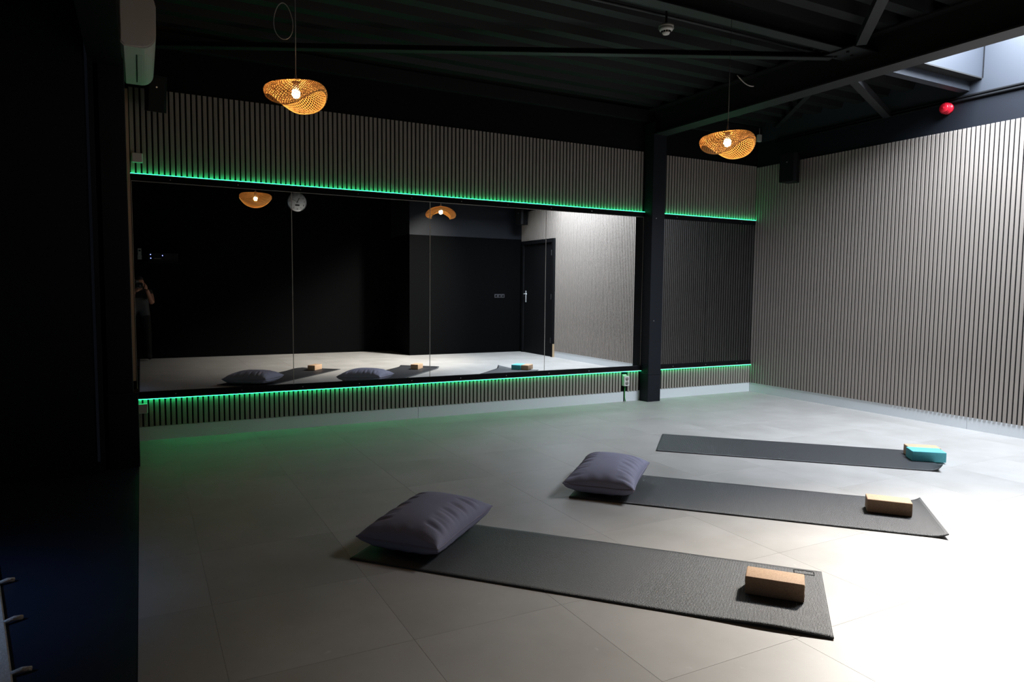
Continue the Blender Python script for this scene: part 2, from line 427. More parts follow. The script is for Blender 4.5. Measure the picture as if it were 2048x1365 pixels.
# ------------------------------------------------------------------ slatted panels
PITCH, SW, SD = 0.040, 0.027, 0.011
def slat_mesh(h):
    bm = bmesh.new()
    c = 0.0015
    prof = [(-SW / 2, 0), (SW / 2, 0), (SW / 2, -SD + c), (SW / 2 - c, -SD), (-SW / 2 + c, -SD), (-SW / 2, -SD + c)]
    A = [bm.verts.new((x, y, 0)) for x, y in prof]; B = [bm.verts.new((x, y, h)) for x, y in prof]
    bm.faces.new(A); bm.faces.new(B[::-1])
    for i in range(6): bm.faces.new((A[i], B[i], B[(i + 1) % 6], A[(i + 1) % 6]))
    bmesh.ops.recalc_face_normals(bm, faces=bm.faces)
    me = bpy.data.meshes.new('slat'); bm.to_mesh(me); bm.free(); me.materials.append(MT['slat'])
    return me
def slats_back(label, x0, x1, z0, z1, start, skip=()):
    t = thing('slat_panel', label, 'wall panel', ((x0 + x1) / 2, 0, z0))
    o = box('felt_backing', x0, x1, -0.009, -0.0005, z0 + 0.002, z1 - 0.002, MT['felt'], t); o.location = (-(x0 + x1) / 2, 0, -z0)
    me = slat_mesh(z1 - z0); x = start
    while x - SW / 2 < x0 + 0.001: x += PITCH
    while x + SW / 2 < x1 + 0.002:
        if not any(a < x < b for a, b in skip):
            s = bpy.data.objects.new('slat', me); C.objects.link(s); s.parent = t
            s.location = (x - (x0 + x1) / 2, -0.009, 0)
        x += PITCH
    return t
S0 = 0.0363 + SW / 2
slats_back('upper slatted oak panel above the long mirror run', -0.055, 4.93, 2.100, 2.748, S0 - 3 * PITCH)
slats_back('low slatted oak panel under the long mirror run', -0.055, 4.93, 0.112, 0.331, S0 - 3 * PITCH, skip=((4.675, 4.755),))
slats_back('upper slatted oak panel between the column and the room corner', 5.11, XR - 0.022, 2.100, 2.742, 5.11 + SW / 2 + .004)
slats_back('low slatted oak panel between the column and the room corner', 5.11, XR - 0.022, 0.112, 0.331, 5.11 + SW / 2 + .004)
# right wall: slats face -X
DY0, DY1, DZ = -4.66, -5.86, 2.16       # door opening with frame
t = thing('slat_panel', 'tall slatted grey oak panel covering the right wall', 'wall panel', (XR, -2.9, 0.11), -PI / 2)
def rloc(y, z): return ((-2.9 - y), 0, z - 0.11)
o = box('felt_backing', (-2.9 - 0.0), (-2.9 - DY0), -0.009, -0.0005, 0.002, 2.614, MT['felt'], t)
o = box('felt_backing', (-2.9 - DY0), (-2.9 - YBR) - .001, -0.009, -0.0005, DZ - 0.11, 2.614, MT['felt'], t)
ml, ms = slat_mesh(2.727 - 0.112), slat_mesh(2.727 - DZ)
y = -0.033
while y > YBR + 0.015:
    lng = y - SW / 2 > DY0
    s = bpy.data.objects.new('slat', ml if lng else ms); C.objects.link(s); s.parent = t
    s.location = ((-2.9 - y), -0.009, 0.002 if lng else DZ - 0.11)
    y -= PITCH

# skirting boards
sb = struct(box('baseboard_mirror', -0.04, 2.296, -0.012, 0.0, 0.0, 0.111, MT['white']), 'white skirting under the slats of the mirror wall')
box('board', 2.299, 4.705, -0.012, 0.0, 0.0, 0.111, MT['white'], sb); box('board', 4.725, 4.93, -0.012, 0.0, 0.0, 0.111, MT['white'], sb)
box('board', 5.11, XR - 0.013, -0.012, 0.0, 0.0, 0.111, MT['white'], sb)
sb = struct(box('baseboard_right', XR - 0.012, XR, -2.60, -0.013, 0.0, 0.111, MT['white']), 'white skirting under the slats of the right wall')
box('board', XR - 0.012, XR, DY0, -2.603, 0.0, 0.111, MT['white'], sb)

# ------------------------------------------------------------------ mirrors, rails, led
xs = [-0.045, 1.155, 2.415, 3.68, 4.931]
nm = ['mirror panel at the left end beside the dark column', 'second mirror panel from the left, with the clock reflected in its edge', 'third mirror panel from the left', 'mirror panel ending at the black column']
def mirror(x0, x1, label, gm='mirror'):
    em = 'edge' if gm == 'mirror' else 'slit'
    t = thing('wall_mirror_panel', label, 'mirror', ((x0 + x1) / 2, -0.01, 0.39), 0, 'wall mirrors')
    off = (-(x0 + x1) / 2, 0.01, -0.39)
    o = box('glass', x0 + .0015, x1 - .0015, -0.0125, -0.006, 0.39, 2.043, MT[gm], t); o.location = off
    for a in ((x0 + .0005, x0 + .0028), (x1 - .0028, x1 - .0005)):
        o = box('edge', a[0], a[1], -0.0135, -0.006, 0.39, 2.043, MT[em], t); o.location = off
    o = box('edge', x0 + .003, x1 - .003, -0.0135, -0.006, 2.0385, 2.0425, MT[em], t); o.location = off
for i in range(4): mirror(xs[i], xs[i + 1], nm[i])
mirror(5.11, 5.88, 'narrow dark mirror panel just right of the black column', 'dark_tint')
mirror(5.88, XR - 0.022, 'narrow dark mirror panel in the room corner', 'dark_tint')
def rails(x0, x1, where):
    r_top = tag(box('mirror_rail', x0, x1, -0.030, -0.001, 2.043, 2.088, MT['black'], None, 0.002, 1), 'black rail along the top of the ' + where, 'rail')
    r_foot = tag(box('mirror_rail', x0, x1, -0.030, -0.001, 0.343, 0.392, MT['black'], None, 0.002, 1), 'black rail along the foot of the ' + where, 'rail')
    for k in range(int((x1 - x0) / 0.5)):
        sx = x0 + 0.28 + 0.5 * k
        for rl, zz in ((r_top, 2.064), (r_foot, 0.366)):
            cyl('screw', (sx, -0.0318, zz), (sx, -0.0302, zz), 0.0038, 0.003, MT['silver'], rl, 8)
    for top in (True, False):
        t = thing('led_strip', ('green glowing light strip shining up from the top of the ' if top else 'green glowing light strip shining down below the ') + where, 'light strip', ((x0 + x1) / 2, -0.03, 2.088 if top else 0.343), 0, 'green light strips')
        off = (-(x0 + x1) / 2, 0.03, -(2.088 if top else 0.343))
        if top:
            o = box('aluminium_profile', x0, x1, -0.040, -0.022, 2.0885, 2.0935, MT['alu'], t); o.location = off
            o = box('glow', x0 + .004, x1 - .004, -0.038, -0.026, 2.0936, 2.0963, MT['led'], t); o.location = off
        else:
            o = box('aluminium_profile', x0, x1, -0.040, -0.022, 0.3375, 0.3425, MT['alu'], t); o.location = off
            o = box('glow', x0 + .004, x1 - .004, -0.038, -0.026, 0.3347, 0.3374, MT['led'], t); o.location = off
rails(-0.052, 4.93, 'long mirror run')
rails(5.11, XR - 0.022, 'corner mirror run')
struct(box('trim_3', -0.092, -0.050, -0.07, -0.001, 0.49, 2.72, MT['wood']), 'brown wooden edge strip at the left end of the mirror wall')

# ------------------------------------------------------------------ wall boxes
def wbox(x0, x1, z0, z1, label):
    t = thing('junction_box', label, 'junction box', ((x0 + x1) / 2, -0.02, z0))
    off = (-(x0 + x1) / 2, 0.02, -z0)
    o = box('lid', x0, x1, -0.062, -0.0505, z0, z1, MT['plastic'], t, 0.006, 2); o.location = off
    o = box('housing', x0 + .003, x1 - .003, -0.05, -0.0205, z0 + .003, z1 - .003, MT['plastic'], t, 0.003, 1); o.location = off
wbox(-0.035, 0.040, 2.175, 2.248, 'white square junction box just above the top light strip')
wbox(-0.048, 0.026, 0.226, 0.303, 'white junction box under the lower light strip beside the dark column')
t = thing('wall_socket', 'white double power socket low on the wall beside the column', 'socket', (4.715, -0.01, 0.17))
off = (-4.715, 0.01, -0.17)
for o in (box('felt_patch', 4.676, 4.754, -0.0105, -0.0092, 0.115, 0.33, MT['felt'], t),
          box('housing', 4.678, 4.752, -0.060, -0.011, 0.178, 0.288, MT['plastic'], t, 0.004, 2),
          box('cable_entry', 4.680, 4.730, -0.035, -0.011, 0.288, 0.303, MT['plastic'], t, 0.003, 1),
          cyl('outlet', (4.715, -0.0612, 0.257), (4.715, -0.0598, 0.257), 0.020, 0.020, MT['sock'], t),
          cyl('outlet', (4.715, -0.0612, 0.210), (4.715, -0.0598, 0.210), 0.020, 0.020, MT['sock'], t),
          tube('earth_wire', [(4.712, -0.03, 0.178), (4.713, -0.025, 0.12), (4.716, -0.022, 0.05), (4.722, -0.03, 0.003)], 0.005, MT['wire'], t)):
    o.location = off

# ------------------------------------------------------------------ yoga mats
def yoga_mat(p0, p1, width, label, curl=0.0, curl_len=0.08, lift=0.0, patch=False, corner=0.0):
    p0 = Vector((*p0, 0)); p1 = Vector((*p1, 0)); d = p1 - p0; L = d.length; ang = math.atan2(d.y, d.x)
    nx, ny, th = 110, 26, 0.006
    bm = bmesh.new(); top = []; bot = []
    for i in range(nx + 1):
        s = L * i / nx; rt = []; rb = []
        for j in range(ny + 1):
            v = width * j / ny
            z = 0.0008 + 0.0008 * math.sin(s * 9 + v * 3) ** 2
            e = max(0.0, (s - (L - curl_len)) / curl_len)
            cv = curl * (0.80 + 0.20 * v / width)
            if corner: cv = curl * max(0.0, 1 - v / corner) ** 1.2
            z += cv * e ** 2.1
            xx = s - cv * 0.45 * e ** 3
            if lift:
                w_ = math.exp(-((s - (L - 0.22)) / 0.16) ** 2) * max(0, 1 - v / 0.12)
                z += lift * w_
            rt.append(bm.verts.new((xx, v, z + th))); rb.append(bm.verts.new((xx, v, z)))
        top.append(rt); bot.append(rb)
    for i in range(nx):
        for j in range(ny):
            bm.faces.new((top[i][j], top[i + 1][j], top[i + 1][j + 1], top[i][j + 1]))
            bm.faces.new((bot[i][j], bot[i][j + 1], bot[i + 1][j + 1], bot[i + 1][j]))
    for i in range(nx):
        bm.faces.new((bot[i][0], bot[i + 1][0], top[i + 1][0], top[i][0])); bm.faces.new((bot[i][ny], top[i][ny], top[i + 1][ny], bot[i + 1][ny]))
    for j in range(ny):
        bm.faces.new((bot[0][j], top[0][j], top[0][j + 1], bot[0][j + 1])); bm.faces.new((bot[nx][j], bot[nx][j + 1], top[nx][j + 1], top[nx][j]))
    t = thing('yoga_mat', label, 'yoga mat', p0, ang, 'yoga mats')
    o = finish('sheet', bm, MT['rubber'], t)
    for f in o.data.polygons: f.use_smooth = abs(f.normal.z) > 0.6
    if patch:
        b2 = bmesh.new(); a, b, c, e = L - 0.115, L - 0.035, width - 0.062, width - 0.022
        bm_box(b2, a, b, c, c + .0025, .0078, .0092); bm_box(b2, a, b, e, e + .0025, .0078, .0092)
        bm_box(b2, a, a + .0025, c, e, .0078, .0092); bm_box(b2, b, b + .0025, c, e, .0078, .0092)
        finish('pressed_badge', b2, MT['slit'], t)
    return t, ang
yoga_mat((0.809, -3.15), (2.150, -4.645), 0.632, 'nearest black ribbed yoga mat, under a cushion and a cork block', lift=0.012, patch=True)
yoga_mat((2.220, -2.787), (3.571, -4.233), 0.645, 'middle black yoga mat with its right end turned up', curl=0.026, curl_len=0.10)
yoga_mat((3.475, -2.064), (4.884, -3.442), 0.648, 'farthest black yoga mat, without a cushion', curl=0.050, curl_len=0.11, corner=0.26)

# ------------------------------------------------------------------ blocks
def block(cx, cy, ang, w, d, h, m, label, z=0.0085):
    bm = bmesh.new(); bm_box(bm, -w / 2, w / 2, -d / 2, d / 2, 0, h, 0.006, 3)
    o = finish('yoga_block', bm, MT[m])
    for f in o.data.polygons: f.use_smooth = True
    try: o.data.set_sharp_from_angle(angle=math.radians(20))
    except Exception: pass
    o.location = (cx, cy, z); o.rotation_euler = (0, 0, math.radians(ang))
    return tag(o, label, 'yoga block', 'yoga blocks')
block(2.256, -4.285, -50.0, 0.224, 0.118, 0.075, 'cork', 'cork yoga block on the nearest mat')
block(3.684, -3.820, -49.8, 0.224, 0.118, 0.075, 'cork', 'cork yoga block on the middle mat')
block(5.092, -3.170, -41.0, 0.226, 0.150, 0.075, 'foam', 'turquoise foam yoga block on the farthest mat')
block(5.192, -3.080, -41.0, 0.224, 0.115, 0.075, 'cork', 'cork yoga block behind the turquoise one')

# ------------------------------------------------------------------ cushions
def cushion(cx, cy, ang, a, b, label, seed, tilt=0.0, seam=0.072):
    rnd = random.Random(seed)
    n, k = 96, 72
    ph = [rnd.uniform(0, 6.28) for _ in range(8)]
    def P(u, v, sgn):
        x = a * u * (1 - 0.075 * (1 - v * v) ** 1.0); y = b * v * (1 - 0.085 * (1 - u * u) ** 1.0)
        core = max(0.0, (1 - abs(u) ** 3.0) * (1 - abs(v) ** 2.6))
        ex = 0.43 if sgn > 0 else 0.32
        hgt = (0.104 if sgn > 0 else 0.070) * core ** ex
        z = seam + sgn * hgt
        # gathers running in from the two long piped sides
        ev = max(0.0, abs(v) - 0.42) / 0.58
        if ev > 0:
            fade = 4 * ev * (1 - ev) * min(1.0, (1 - abs(u)) * 5)
            q = math.sin(u * 24 + ph[0] + 1.5 * math.sin(u * 4 + ph[1]) - 2.0 * ev * u) + 0.55 * math.sin(u * 43 + ph[2])
            z += sgn * 0.0062 * fade * (q if q < 0 else q * 0.3)
        eu = max(0.0, abs(u) - 0.8) / 0.2
        if eu > 0: z += sgn * 0.0015 * eu * (1 - eu) * 4 * math.sin(v * 15 + ph[3])
        z += 0.004 * math.sin(u * 2.3 + ph[5]) * math.sin(v * 2.0 + ph[6]) * core
        z += tilt * u + 0.012 * (abs(u * v)) ** 4
        return (x, y, max(z, 0.0))
    bm = bmesh.new()
    us = [math.sin(PI * (i / n - 0.5)) * .55 + (2 * i / n - 1) * .45 for i in range(n + 1)]; vs_ = [math.sin(PI * (j / k - 0.5)) * .55 + (2 * j / k - 1) * .45 for j in range(k + 1)]
    T = [[bm.verts.new(P(u, v, 1)) for v in vs_] for u in us]
    B = [[(T[i][j] if i in (0, n) or j in (0, k) else bm.verts.new(P(us[i], vs_[j], -1))) for j in range(k + 1)] for i in range(n + 1)]
    for i in range(n):
        for j in range(k):
            bm.faces.new((T[i][j], T[i + 1][j], T[i + 1][j + 1], T[i][j + 1]))
            bm.faces.new((B[i][j], B[i][j + 1], B[i + 1][j + 1], B[i + 1][j]))
    t = thing('floor_cushion', label, 'cushion', (cx, cy, 0.0085), math.radians(ang), 'floor cushions')
    finish('cover', bm, MT['cush'], t, True)
    loop = []
    for i in range(0, n): loop.append(P(us[i], -1, 1))
    for j in range(0, k): loop.append(P(1, vs_[j], 1))
    for i in range(n, 0, -1): loop.append(P(us[i], 1, 1))
    for j in range(k, 0, -1): loop.append(P(-1, vs_[j], 1))
    tube('piping', loop, 0.0048, MT['pipe'], t, 6, True)
    return t
cushion(1.225, -3.055, 40.0, 0.300, 0.212, 'grey-purple cushion on the nearest mat', 3, 0.012)
cushion(2.565, -2.700, 43.0, 0.305, 0.212, 'grey-purple cushion on the middle mat', 5, 0.010)

# ------------------------------------------------------------------ pendant lamps
R_, H_ = 0.198, 0.078
def lamp_surf(th, t):
    pm = PI * (0.685 + 0.135 * math.cos(2 * th))
    ps = 0.10 + (pm - 0.10) * t
    s = math.sin(ps)
    r = R_ * (abs(s) ** 0.82) * (1 + 0.03 * math.cos(2 * th))
    z = H_ * math.cos(ps) * (1.0 if ps < PI / 2 else 1.15)
    z -= 0.030 * math.cos(2 * th) * s * s
    return Vector((r * math.cos(th), r * math.sin(th) * 0.93, z))
def lamp_mesh():
    bm = bmesh.new(); N, S = 60, 30
    for fam in (-1, 1):
        for i in range(N):
            th0 = 2 * PI * i / N; row = []
            for k in range(S + 1):
                t = k / S; th = th0 + fam * 1.25 * t
                p = lamp_surf(th, t); tv = (lamp_surf(th + fam * 1.25 * .01, t + .01) - lamp_surf(th - fam * 1.25 * .01, t - .01)).normalized()
                e1 = lamp_surf(th + .01, t) - lamp_surf(th - .01, t); e2 = lamp_surf(th, t + .01) - lamp_surf(th, t - .01)
                nr = e1.cross(e2).normalized(); sd = nr.cross(tv).normalized()
                r = math.hypot(p.x, p.y); w = 0.0023 * min(1.0, 0.35 + r / 0.12)
                p = p + nr * (0.0008 * fam)
                row.append((bm.verts.new(p + sd * w), bm.verts.new(p - sd * w)))
            for k in range(S): bm.faces.new((row[k][0], row[k + 1][0], row[k + 1][1], row[k][1]))
    me = bpy.data.meshes.new('woven_shade'); bm.to_mesh(me); bm.free(); me.materials.append(MT['bamboo']); return me
LM = lamp_mesh()
def rim_pts(t): return [lamp_surf(2 * PI * i / 72, t) for i in range(72)]
def pendant(loc, rz, scale, label, loop, zgrey=3.17):
    t = thing('pendant_lamp', label, 'lamp', loc, 0, 'woven pendant lamps')
    sh = link('shade', LM, MT['bamboo'], t); sh.rotation_euler = (0, 0, rz); sh.scale = (scale,) * 3
    rm = tube('rim', rim_pts(1.0), 0.0035, MT['bamboo'], sh, 6, True)
    tube('crown_ring', rim_pts(0.0), 0.003, MT['bamboo'], sh, 6, True)
    zt = zgrey - loc[2]
    if zgrey < 3.1: tube('shaded_cable', [(0, 0, zt), (0.004, 0, 3.19 - loc[2])], 0.0016, MT['slit'], t, 6)  # upper part of the same cable, its shade put in as black
    tube('cable', [(0, 0, H_ * scale + 0.03), (0.002, 0, zt * .5), (0, 0, zt)], 0.0028, MT['cable'], t, 6)
    cyl('cable_grip', (0, 0, H_ * scale + .012), (0, 0, H_ * scale + .045), 0.010, 0.004, MT['cable'], t, 12)
    cyl('lamp_holder', (0, 0, 0.028), (0, 0, H_ * scale + .014), 0.017, 0.017, MT['cable'], t, 16)
    b = bmesh.new(); bmesh.ops.create_uvsphere(b, u_segments=16, v_segments=10, radius=0.025)
    bl = finish('bulb', b, MT['bulb'], t, True); bl.location = (0, 0, 0.008); bl.scale = (1, 1, 1.15)
    if loop == 'ring':
        pts = [(-0.068 + 0.064 * math.sin(a) * (0.85 - .15 * math.cos(a)), 0.0, 0.420 + 0.105 * math.cos(a)) for a in [2 * PI * i / 28 for i in range(28)]]
        tube('spare_cable_loop', pts, 0.0028, MT['cable'], t, 6, True)
    elif loop == 'hook':
        pts = [(0.10 + 0.16 * k / 8, 0.03, zt - 0.045 - 0.055 * math.sin(PI * (k / 8) * .62)) for k in range(9)]
        tube('spare_cable', pts, 0.004, MT['cable'], t, 6)
pendant((0.857, -1.80, 2.39), math.radians(52), 1.0, 'woven bamboo pendant lamp in front of the slatted panel', 'ring')
pendant((3.576, -2.605, 2.244), math.radians(16), 1.0, 'woven bamboo pendant lamp hanging near the room corner', 'hook', 2.77)
pendant((1.448, -4.2, 2.446), math.radians(95), 1.2, 'woven bamboo pendant lamp seen only in the mirror, left of the clock', None)

# ------------------------------------------------------------------ air conditioner
acx, acz = -0.073, 2.70
prof = [(acx, acz + 0.02), (acx + 0.02, acz)]
for k in range(9):
    a = -PI / 2 + (PI / 2) * k / 8
    prof.append((0.045 + 0.080 * math.cos(a), acz + 0.09 + 0.09 * math.sin(a)))
prof += [(0.128, acz + 0.26), (0.118, acz + 0.30), (0.098, acz + 0.315), (acx, acz + 0.315)]
t = thing('air_conditioner', 'white wall-mounted air conditioner high beside the dark column', 'air conditioner', (0.02, -0.65, acz))
off = (-0.02, 0.65, -acz)
inner = [(0.018 + (x - 0.018) * 0.93, acz + 0.155 + (z - acz - 0.155) * 0.94) for x, z in prof]
for o in (prism('body', prof, 'Y', -1.215, -0.30, MT['acp'], t, 0.004),
          prism('end_cap', inner, 'Y', -1.222, -1.216, MT['acp'], t),
          box('louvre_slit', 0.012, 0.018, -1.06, -0.38, acz - 0.0015, acz + 0.004, MT['slit'], t),
          box('louvre_flap', 0.020, 0.050, -1.06, -0.38, acz - 0.003, acz - 0.0005, MT['acp'], t, 0.001, 1),
          box('panel_seam', 0.1240, 0.1262, -1.19, -0.33, acz + 0.085, acz + 0.091, MT['slit'], t)):
    o.location = off

# ------------------------------------------------------------------ loudspeakers
def speaker(loc, rz, tilt, label, w=0.20, d=0.19, h=0.31):
    t = thing('loudspeaker', label, 'speaker', loc, rz, 'black wall loudspeakers')
    t.rotation_euler = (tilt, 0, rz)
    prof = [(-w / 2, -d * .35), (-w * .36, -d / 2), (w * .36, -d / 2), (w / 2, -d * .35), (w * .32, d / 2), (-w * .32, d / 2)]
    prism('cabinet', prof, 'Z', 0, h, MT['spk'], t, 0.006)
    box('grille', -w * .34, w * .34, -d / 2 - .004, -d / 2 - .0005, 0.015, h - .015, MT['spk'], t, 0.001, 1)
    cyl('badge', (0, -d / 2 - .0065, h * .68), (0, -d / 2 - .0042, h * .68), 0.006, 0.006, MT['silver'], t, 10)
    box('bracket', -0.02, 0.02, d / 2, d / 2 + 0.05, h * .35, h * .6, MT['spk'], t)
speaker((XR - 0.185, -0.66, 2.46), -PI / 2 + 0.30, 0.0, 'black loudspeaker on the right wall near the corner')
speaker((0.125, -0.165, 2.55), 0.20, 0.20, 'black loudspeaker tilted down beside the air conditioner', 0.15, 0.12, 0.26)
speaker((XR - 0.185, -5.62, 2.46), -PI / 2 - 0.30, 0.0, 'black loudspeaker above the door, seen in the mirror')

# ------------------------------------------------------------------ small fixtures
t = thing('smoke_detector', 'white round smoke detector under the roof', 'smoke detector', (3.27, -2.30, 3.02))
cyl('mounting_base', (0, 0, 0.032), (0, 0, 0.052), 0.052, 0.052, MT['plastic'], t, 28)
cyl('housing', (0, 0, 0.012), (0, 0, 0.032), 0.040, 0.055, MT['plastic'], t, 28)
for k in range(12):
    a = 2 * PI * k / 12
    o = box('vent', -0.006, 0.006, -0.0015, 0.0015, 0.0, 0.013, MT['slit'], t); o.location = (0.034 * math.cos(a), 0.034 * math.sin(a), 0.0); o.rotation_euler = (0, 0, a + PI / 2)
cyl('sensor_cap', (0, 0, -0.008), (0, 0, 0.012), 0.022, 0.032, MT['plastic'], t, 28)
cyl('stem', (0, 0, 0.052), (0, 0, 0.18), 0.008, 0.008, MT['steel'], t, 12)

t = thing('fire_sounder', 'red round fire alarm sounder on the right wall', 'alarm', (XR, -2.27, 2.94), 0)
cyl('base', (-0.001, 0, 0), (-0.035, 0, 0), 0.052, 0.052, MT['red'], t, 32)
for k in range(3):
    x = -0.036 - 0.012 * k
    cyl('ridge', (x, 0, 0), (x - 0.006, 0, 0), 0.047 + (0.004 if k % 2 == 0 else 0), 0.047, MT['red'], t, 32)
cyl('front_dome', (-0.066, 0, 0), (-0.082, 0, 0), 0.047, 0.036, MT['red'], t, 32)
cyl('center_button', (-0.082, 0, 0), (-0.087, 0, 0), 0.012, 0.009, MT['red'], t, 16)

t = thing('wall_sensor', 'small white sensor high in the room corner', 'sensor', (6.56, -0.10, 3.015))
bmx = box('housing', -0.026, 0.026, -0.02, 0.02, 0.0, 0.085, MT['plastic'], t, 0.008, 2)
cyl('cable_stub', (0, 0, 0.085), (0, 0, 0.16), 0.004, 0.004, MT['cable'], t, 8)

# ------------------------------------------------------------------ door, clock, switches (seen in the mirror)
d1 = bpy.data.objects.new('door_1', None); C.objects.link(d1); struct(d1, 'black door in the right wall at the back of the room')
box('door_leaf', XR - 0.022, XR - 0.001, DY1 + 0.07, DY0 - 0.07, 0.008, DZ - 0.07, MT['black'], d1)
box('frame_jamb', XR - 0.05, XR - 0.001, DY0 - 0.068, DY0 - 0.001, 0, DZ - 0.002, MT['black'], d1)
box('frame_jamb', XR - 0.05, XR - 0.001, DY1, DY1 + 0.068, 0, DZ - 0.002, MT['black'], d1)
box('frame_head', XR - 0.05, XR - 0.001, DY1 + 0.068, DY0 - 0.068, DZ - 0.068, DZ - 0.002, MT['black'], d1)
box('oak_stop', XR - 0.05, XR - 0.001, DY0 + 0.001, DY0 + 0.010, 0, 0.24, MT['oak'], d1)
hp = box('handle_plate', XR - 0.030, XR - 0.0225, DY1 + 0.125, DY1 + 0.160, 0.98, 1.20, MT['chrome'], d1, 0.002, 1)
tube('handle', [(XR - 0.03, DY1 + 0.142, 1.14), (XR - 0.075, DY1 + 0.142, 1.14), (XR - 0.08, DY1 + 0.155, 1.14), (XR - 0.08, DY1 + 0.27, 1.14)], 0.009, MT['chrome'], hp)
for zz in (0.25, 1.05, 1.85):
    cyl('hinge', (XR - 0.052, DY0 - 0.069, zz), (XR - 0.052, DY0 - 0.069, zz + 0.1), 0.009, 0.009, MT['steel'], d1, 10)

t = thing('wall_clock', 'round white wall clock with black hands, seen in the mirror', 'clock', (2.55, YB, 2.77), PI)
cyl('case', (0, 0, 0), (0, -0.035, 0), 0.175, 0.168, MT['silver'], t, 48)
cyl('dial', (0, -0.0352, 0), (0, -0.037, 0), 0.155, 0.155, MT['clockface'], t, 48)
for k in range(1, 13):
    a = PI / 2 - 2 * PI * k / 12
    cu = bpy.data.curves.new('numeral', 'FONT'); cu.body = str(k); cu.size = 0.042; cu.align_x = 'CENTER'; cu.align_y = 'CENTER'
    tmp = bpy.data.objects.new('numeral_curve', cu); C.objects.link(tmp)
    bpy.context.view_layer.update()
    me = bpy.data.meshes.new_from_object(tmp.evaluated_get(bpy.context.evaluated_depsgraph_get()))
    bpy.data.objects.remove(tmp); bpy.data.curves.remove(cu)
    me.materials.clear()
    o = link('numeral', me, MT['ink'], t); o.rotation_euler = (PI / 2, 0, 0); o.location = (0.126 * math.cos(a), -0.0378, 0.126 * math.sin(a))
def hand(name, ang, ln, w):
    b = bmesh.new(); bm_box(b, -w / 2, w / 2, -0.001, 0.001, -0.025, ln); o = finish(name, b, MT['ink'], t)
    o.location = (0, -0.0395, 0); o.rotation_euler = (0, ang, 0); return o
hand('hour_hand', math.radians(-27), 0.080, 0.011); hand('minute_hand', math.radians(66), 0.125, 0.005)
box('digital_window', -0.038, 0.038, -0.0392, -0.0375, -0.072, -0.046, MT['ink'], t)

t = thing('switch_plate', 'dark three-gang switch plate on the rear wall block, seen in the mirror', 'switch', (6.15, YBR, 1.06), PI)
plate = mat('dark_grey_plastic', (0.05, 0.05, 0.055), 0.3)
for k in range(3):
    o = box('gang', -0.11 + 0.074 * k, -0.04 + 0.074 * k, -0.012, -0.0005, 0, 0.072, plate, t, 0.003, 1)
    cyl('rocker', (-0.075 + 0.074 * k, -0.0125, 0.036), (-0.075 + 0.074 * k, -0.0145, 0.036), 0.02, 0.02, MT['black'], o, 20)

t = thing('remote_control', 'white remote control in a holder on the rear wall, seen in the mirror', 'remote', (0.0, YB, 1.66), PI)
box('holder', -0.032, 0.032, -0.022, -0.0005, 0, 0.07, MT['plastic'], t, 0.004, 1)
rb = box('handset', -0.026, 0.026, -0.040, -0.0225, 0.01, 0.18, MT['plastic'], t, 0.004, 2)
box('display', -0.016, 0.016, -0.0412, -0.0402, 0.13, 0.158, MT['ink'], rb)

tag(box('shelf', 0.06, 0.62, YB + 0.001, YB + 0.34, 1.60, 1.62, MT['black']), 'black wall shelf under the amplifier on the rear wall', 'shelf')
t = thing('audio_amplifier', 'black amplifier with blue indicator lights on the rear shelf', 'amplifier', (0.34, YB + 0.17, 1.6205), PI)
box('case', -0.22, 0.22, -0.14, 0.14, 0.006, 0.145, MT['spk'], t, 0.004, 1)
for fx, fy in ((-.19, -.11), (.19, -.11), (-.19, .11), (.19, .11)): cyl('foot', (fx, fy, 0), (fx, fy, 0.006), 0.012, 0.012, MT['spk'], t, 10)
for lx, lz in ((0.185, 0.115), (0.182, 0.055), (0.01, 0.102)):
    cyl('indicator_light', (lx, -0.1405, lz), (lx, -0.143, lz), 0.006, 0.006, MT['blueled'], t, 10)
box('name_strip', 0.03, 0.13, -0.1425, -0.1405, 0.048, 0.056, MT['sock'], t)

# ------------------------------------------------------------------ rug edge, bottom left
t = thing('rug', 'beige woollen rug with tassels on the dark side floor', 'rug', (-0.9, -3.5, 0))
ra = math.atan2(-3.659 + 2.835, -0.38 + 0.53)
bm = bmesh.new(); bm_box(bm, 0, 1.5, -0.8, 0.0, 0.0, 0.016, 0.005, 1)
o = finish('pile', bm, MT['rug'], t)
o.location = (-0.585 + 0.9, -2.55 + 3.5, 0); o.rotation_euler = (0, 0, ra)
for k in range(4):
    s = 0.24 + 0.425 * k
    l_ = 0.045 + 0.012 * random.random(); dx = random.uniform(-0.025, 0.025)
    tube('tassel', [(s, -0.003, 0.012), (s + dx * .5, l_ * .5, 0.014), (s + dx, l_, 0.008)], lambda q: 0.007 + 0.007 * q * (1.2 - q), MT['rug'], o, 7)

# ------------------------------------------------------------------ the photographer (seen in the mirror)
def skin_body(name, verts, edges, radii, m, parent=None, root=0, sub=2):
    me = bpy.data.meshes.new(name); me.from_pydata(verts, edges, [])
    o = link(name, me, m, parent)
    sm = o.modifiers.new('skin', 'SKIN'); sm.use_smooth_shade = True
    for i, r in enumerate(radii):
        me.skin_vertices[0].data[i].radius = (r, r) if not isinstance(r, tuple) else r
    me.skin_vertices[0].data[root].use_root = True
    ss = o.modifiers.new('sub', 'SUBSURF'); ss.levels = sub; ss.render_levels = sub
    dg = bpy.context.evaluated_depsgraph_get(); bpy.context.view_layer.update()
    nm_ = bpy.data.meshes.new_from_object(o.evaluated_get(bpy.context.evaluated_depsgraph_get()))
    o.modifiers.clear(); o.data = nm_; bpy.data.meshes.remove(me)
    if not nm_.materials: nm_.materials.append(m)
    for f in nm_.polygons: f.use_smooth = True
    return o
px, py = -0.045, -6.62
